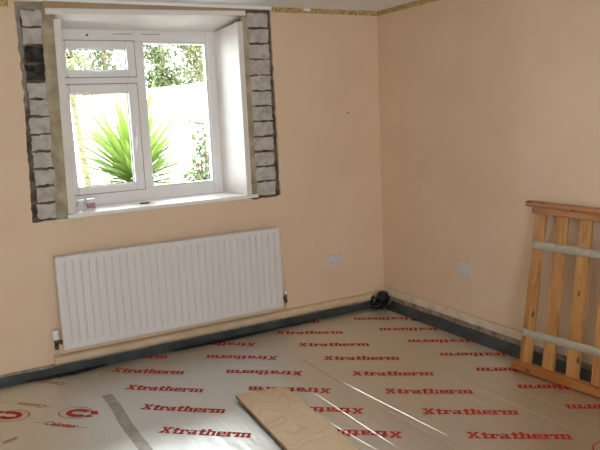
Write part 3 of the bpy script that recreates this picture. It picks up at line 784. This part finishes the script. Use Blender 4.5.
for i in range(300):
    o = bpy.data.objects.new('leaf', blades[i % 6]); C.objects.link(o); o.parent = cord
    u = (i+.5)/300; el = math.asin(-.15 + 1.13*u) if -.15+1.13*u < 1 else 1.4
    az = i*2.39996 + random.uniform(-.15,.15)
    o.location = (.03*math.cos(az), .03*math.sin(az), .98+.20*u)
    o.rotation_euler = (0, -el + random.uniform(-.1,.1), az); s = random.uniform(.9,1.08)*(1.02 if el > .6 else 1.0); o.scale = (s, 1.7, s)

def leafset(bm, pts, size, rnd, long=1.7):
    for p in pts:
        d = Vector((rnd.uniform(-1,1), rnd.uniform(-1,1), rnd.uniform(-.9,.6))).normalized()
        s = d.cross(Vector((rnd.uniform(-1,1), rnd.uniform(-1,1), rnd.uniform(-1,1)))).normalized(); nrm = d.cross(s)
        L = size*rnd.uniform(.6,1.25)*long; W = L/long*.45
        a = bm.verts.new(p); b = bm.verts.new(p+d*L*.45+s*W+nrm*W*.3); c = bm.verts.new(p+d*L); e = bm.verts.new(p+d*L*.45-s*W+nrm*W*.3)
        bm.faces.new((a,b,c)); bm.faces.new((a,c,e))
def tree(loc, h, crown_z, rad, ncl, nl, size, mt, label, sd, barkm=BARK, tr=.12, lean_=(0,0), cl=.45):
    rnd = random.Random(sd)
    t = tag(empty('tree', loc), label, 'tree', 'trees beyond the garden wall')
    bm = bmesh.new(); tp = [(lean_[0]*q*q, lean_[1]*q*q, h*q) for q in (0,.2,.4,.6,.8,1)]
    tube(bm, tp, [tr, tr*.85, tr*.7, tr*.5, tr*.32, tr*.12], 9); obj('trunk', bm, barkm, t)
    cs = []; bmb = bmesh.new()
    for i in range(ncl):
        az = rnd.uniform(0, 2*math.pi); r = rad*math.sqrt(rnd.uniform(.05,1)); z = rnd.uniform(crown_z, h+.2)
        k = 1 - .55*max(0, (z-crown_z)/(h-crown_z+.01))
        c = Vector((lean_[0]*.7+math.cos(az)*r*k, lean_[1]*.7+math.sin(az)*r*k, z)); cs.append(c)
        q = max(.25, min(.9, (z-.5)/h)); base = Vector((lean_[0]*q*q, lean_[1]*q*q, h*q*.9))
        tube(bmb, [base, base.lerp(c,.5)+Vector((0,0,.12)), c], [tr*.28, tr*.16, tr*.06], 5)
    obj('branches', bmb, barkm, t)['kind'] = 'stuff'
    bm = bmesh.new(); pts = []
    for c in cs:
        for _ in range(nl):
            d = Vector((rnd.gauss(0,1), rnd.gauss(0,1), rnd.gauss(0,.8))); pts.append(c + d*cl*.42)
    leafset(bm, pts, size, rnd)
    obj('foliage', bm, mt, t)['kind'] = 'stuff'
    return t
tree((2.35, 12.4, -.25), 5.2, 1.9, 1.0, 40, 190, .07, G_TREE, 'dark green tree behind the garden wall, seen left in the big pane', 11, cl=.40)
tree((4.5, 15.2, -.25), 5.0, 1.8, .9, 38, 170, .065, G_PALE, 'pale airy tree behind the garden wall, seen right in the big pane', 23, tr=.08, cl=.42)
tree((.42, 10.3, -.25), 3.7, 2.3, .45, 20, 130, .06, G_TREE, 'rounded green tree in the middle of the small top pane', 31, tr=.09, cl=.34)
tree((.72, 15.0, -.25), 4.6, 2.0, .75, 22, 130, .07, G_PALE, 'light green tree at the left of the small top pane', 43, tr=.08, cl=.36)
tree((5.6, 12.0, -.25), 5.0, 1.6, 1.1, 22, 60, .09, G_TREE, 'broad dark tree behind the garden wall, right of the pale tree', 53)
# thin leaning sapling in front of the wall
rnd = random.Random(5)
sp = tag(empty('sapling', (-.945, 6.2, -.25)), 'thin brown sapling stem leaning past the left pane', 'tree')
bm = bmesh.new(); tube(bm, [(.02,0,0),(-.06,0,.95),(-.115,0,1.6),(-.17,0,2.25),(-.24,0,2.9)], [.055,.05,.045,.04,.02], 9); obj('trunk', bm, PBARK, sp)
bm = bmesh.new(); pts = [Vector((-.18+rnd.gauss(0,.13), rnd.gauss(0,.13), 2.28+rnd.gauss(0,.10))) for _ in range(60)] + [Vector((-.12+rnd.gauss(0,.16), rnd.gauss(0,.15), 2.65+rnd.gauss(0,.13))) for _ in range(110)] + [Vector((-.10+rnd.gauss(0,.06), rnd.gauss(0,.08), rnd.uniform(1.2,2.3))) for _ in range(30)]
leafset(bm, pts, .05, rnd); obj('foliage', bm, G_PALE, sp)['kind'] = 'stuff'
# shrub on the right of the large pane
sh = tag(empty('shrub', (-.72, 2.0, -.25)), 'light green leafy shrub at the lower right of the window', 'shrub')
rnd = random.Random(9); bms = bmesh.new(); pts = []
for i in range(22):
    az = rnd.uniform(0, 6.28); r = rnd.uniform(.03,.24); hh = rnd.uniform(1.30,2.0) - r*.4
    tp = Vector((math.cos(az)*r, math.sin(az)*r, hh))
    tube(bms, [(0,0,0), (tp.x*.5, tp.y*.5, hh*.55), tp], [.012,.008,.003], 5)
    for k in range(24):
        q = rnd.uniform(.6,1.0); pts.append(Vector((tp.x*q, tp.y*q, hh*q)) + Vector((rnd.gauss(0,.03), rnd.gauss(0,.03), rnd.gauss(0,.02))))
obj('stems', bms, PBARK, sh)['kind'] = 'stuff'
bm = bmesh.new(); leafset(bm, pts, .045, rnd); obj('foliage', bm, G_SHRUB, sh)['kind'] = 'stuff'
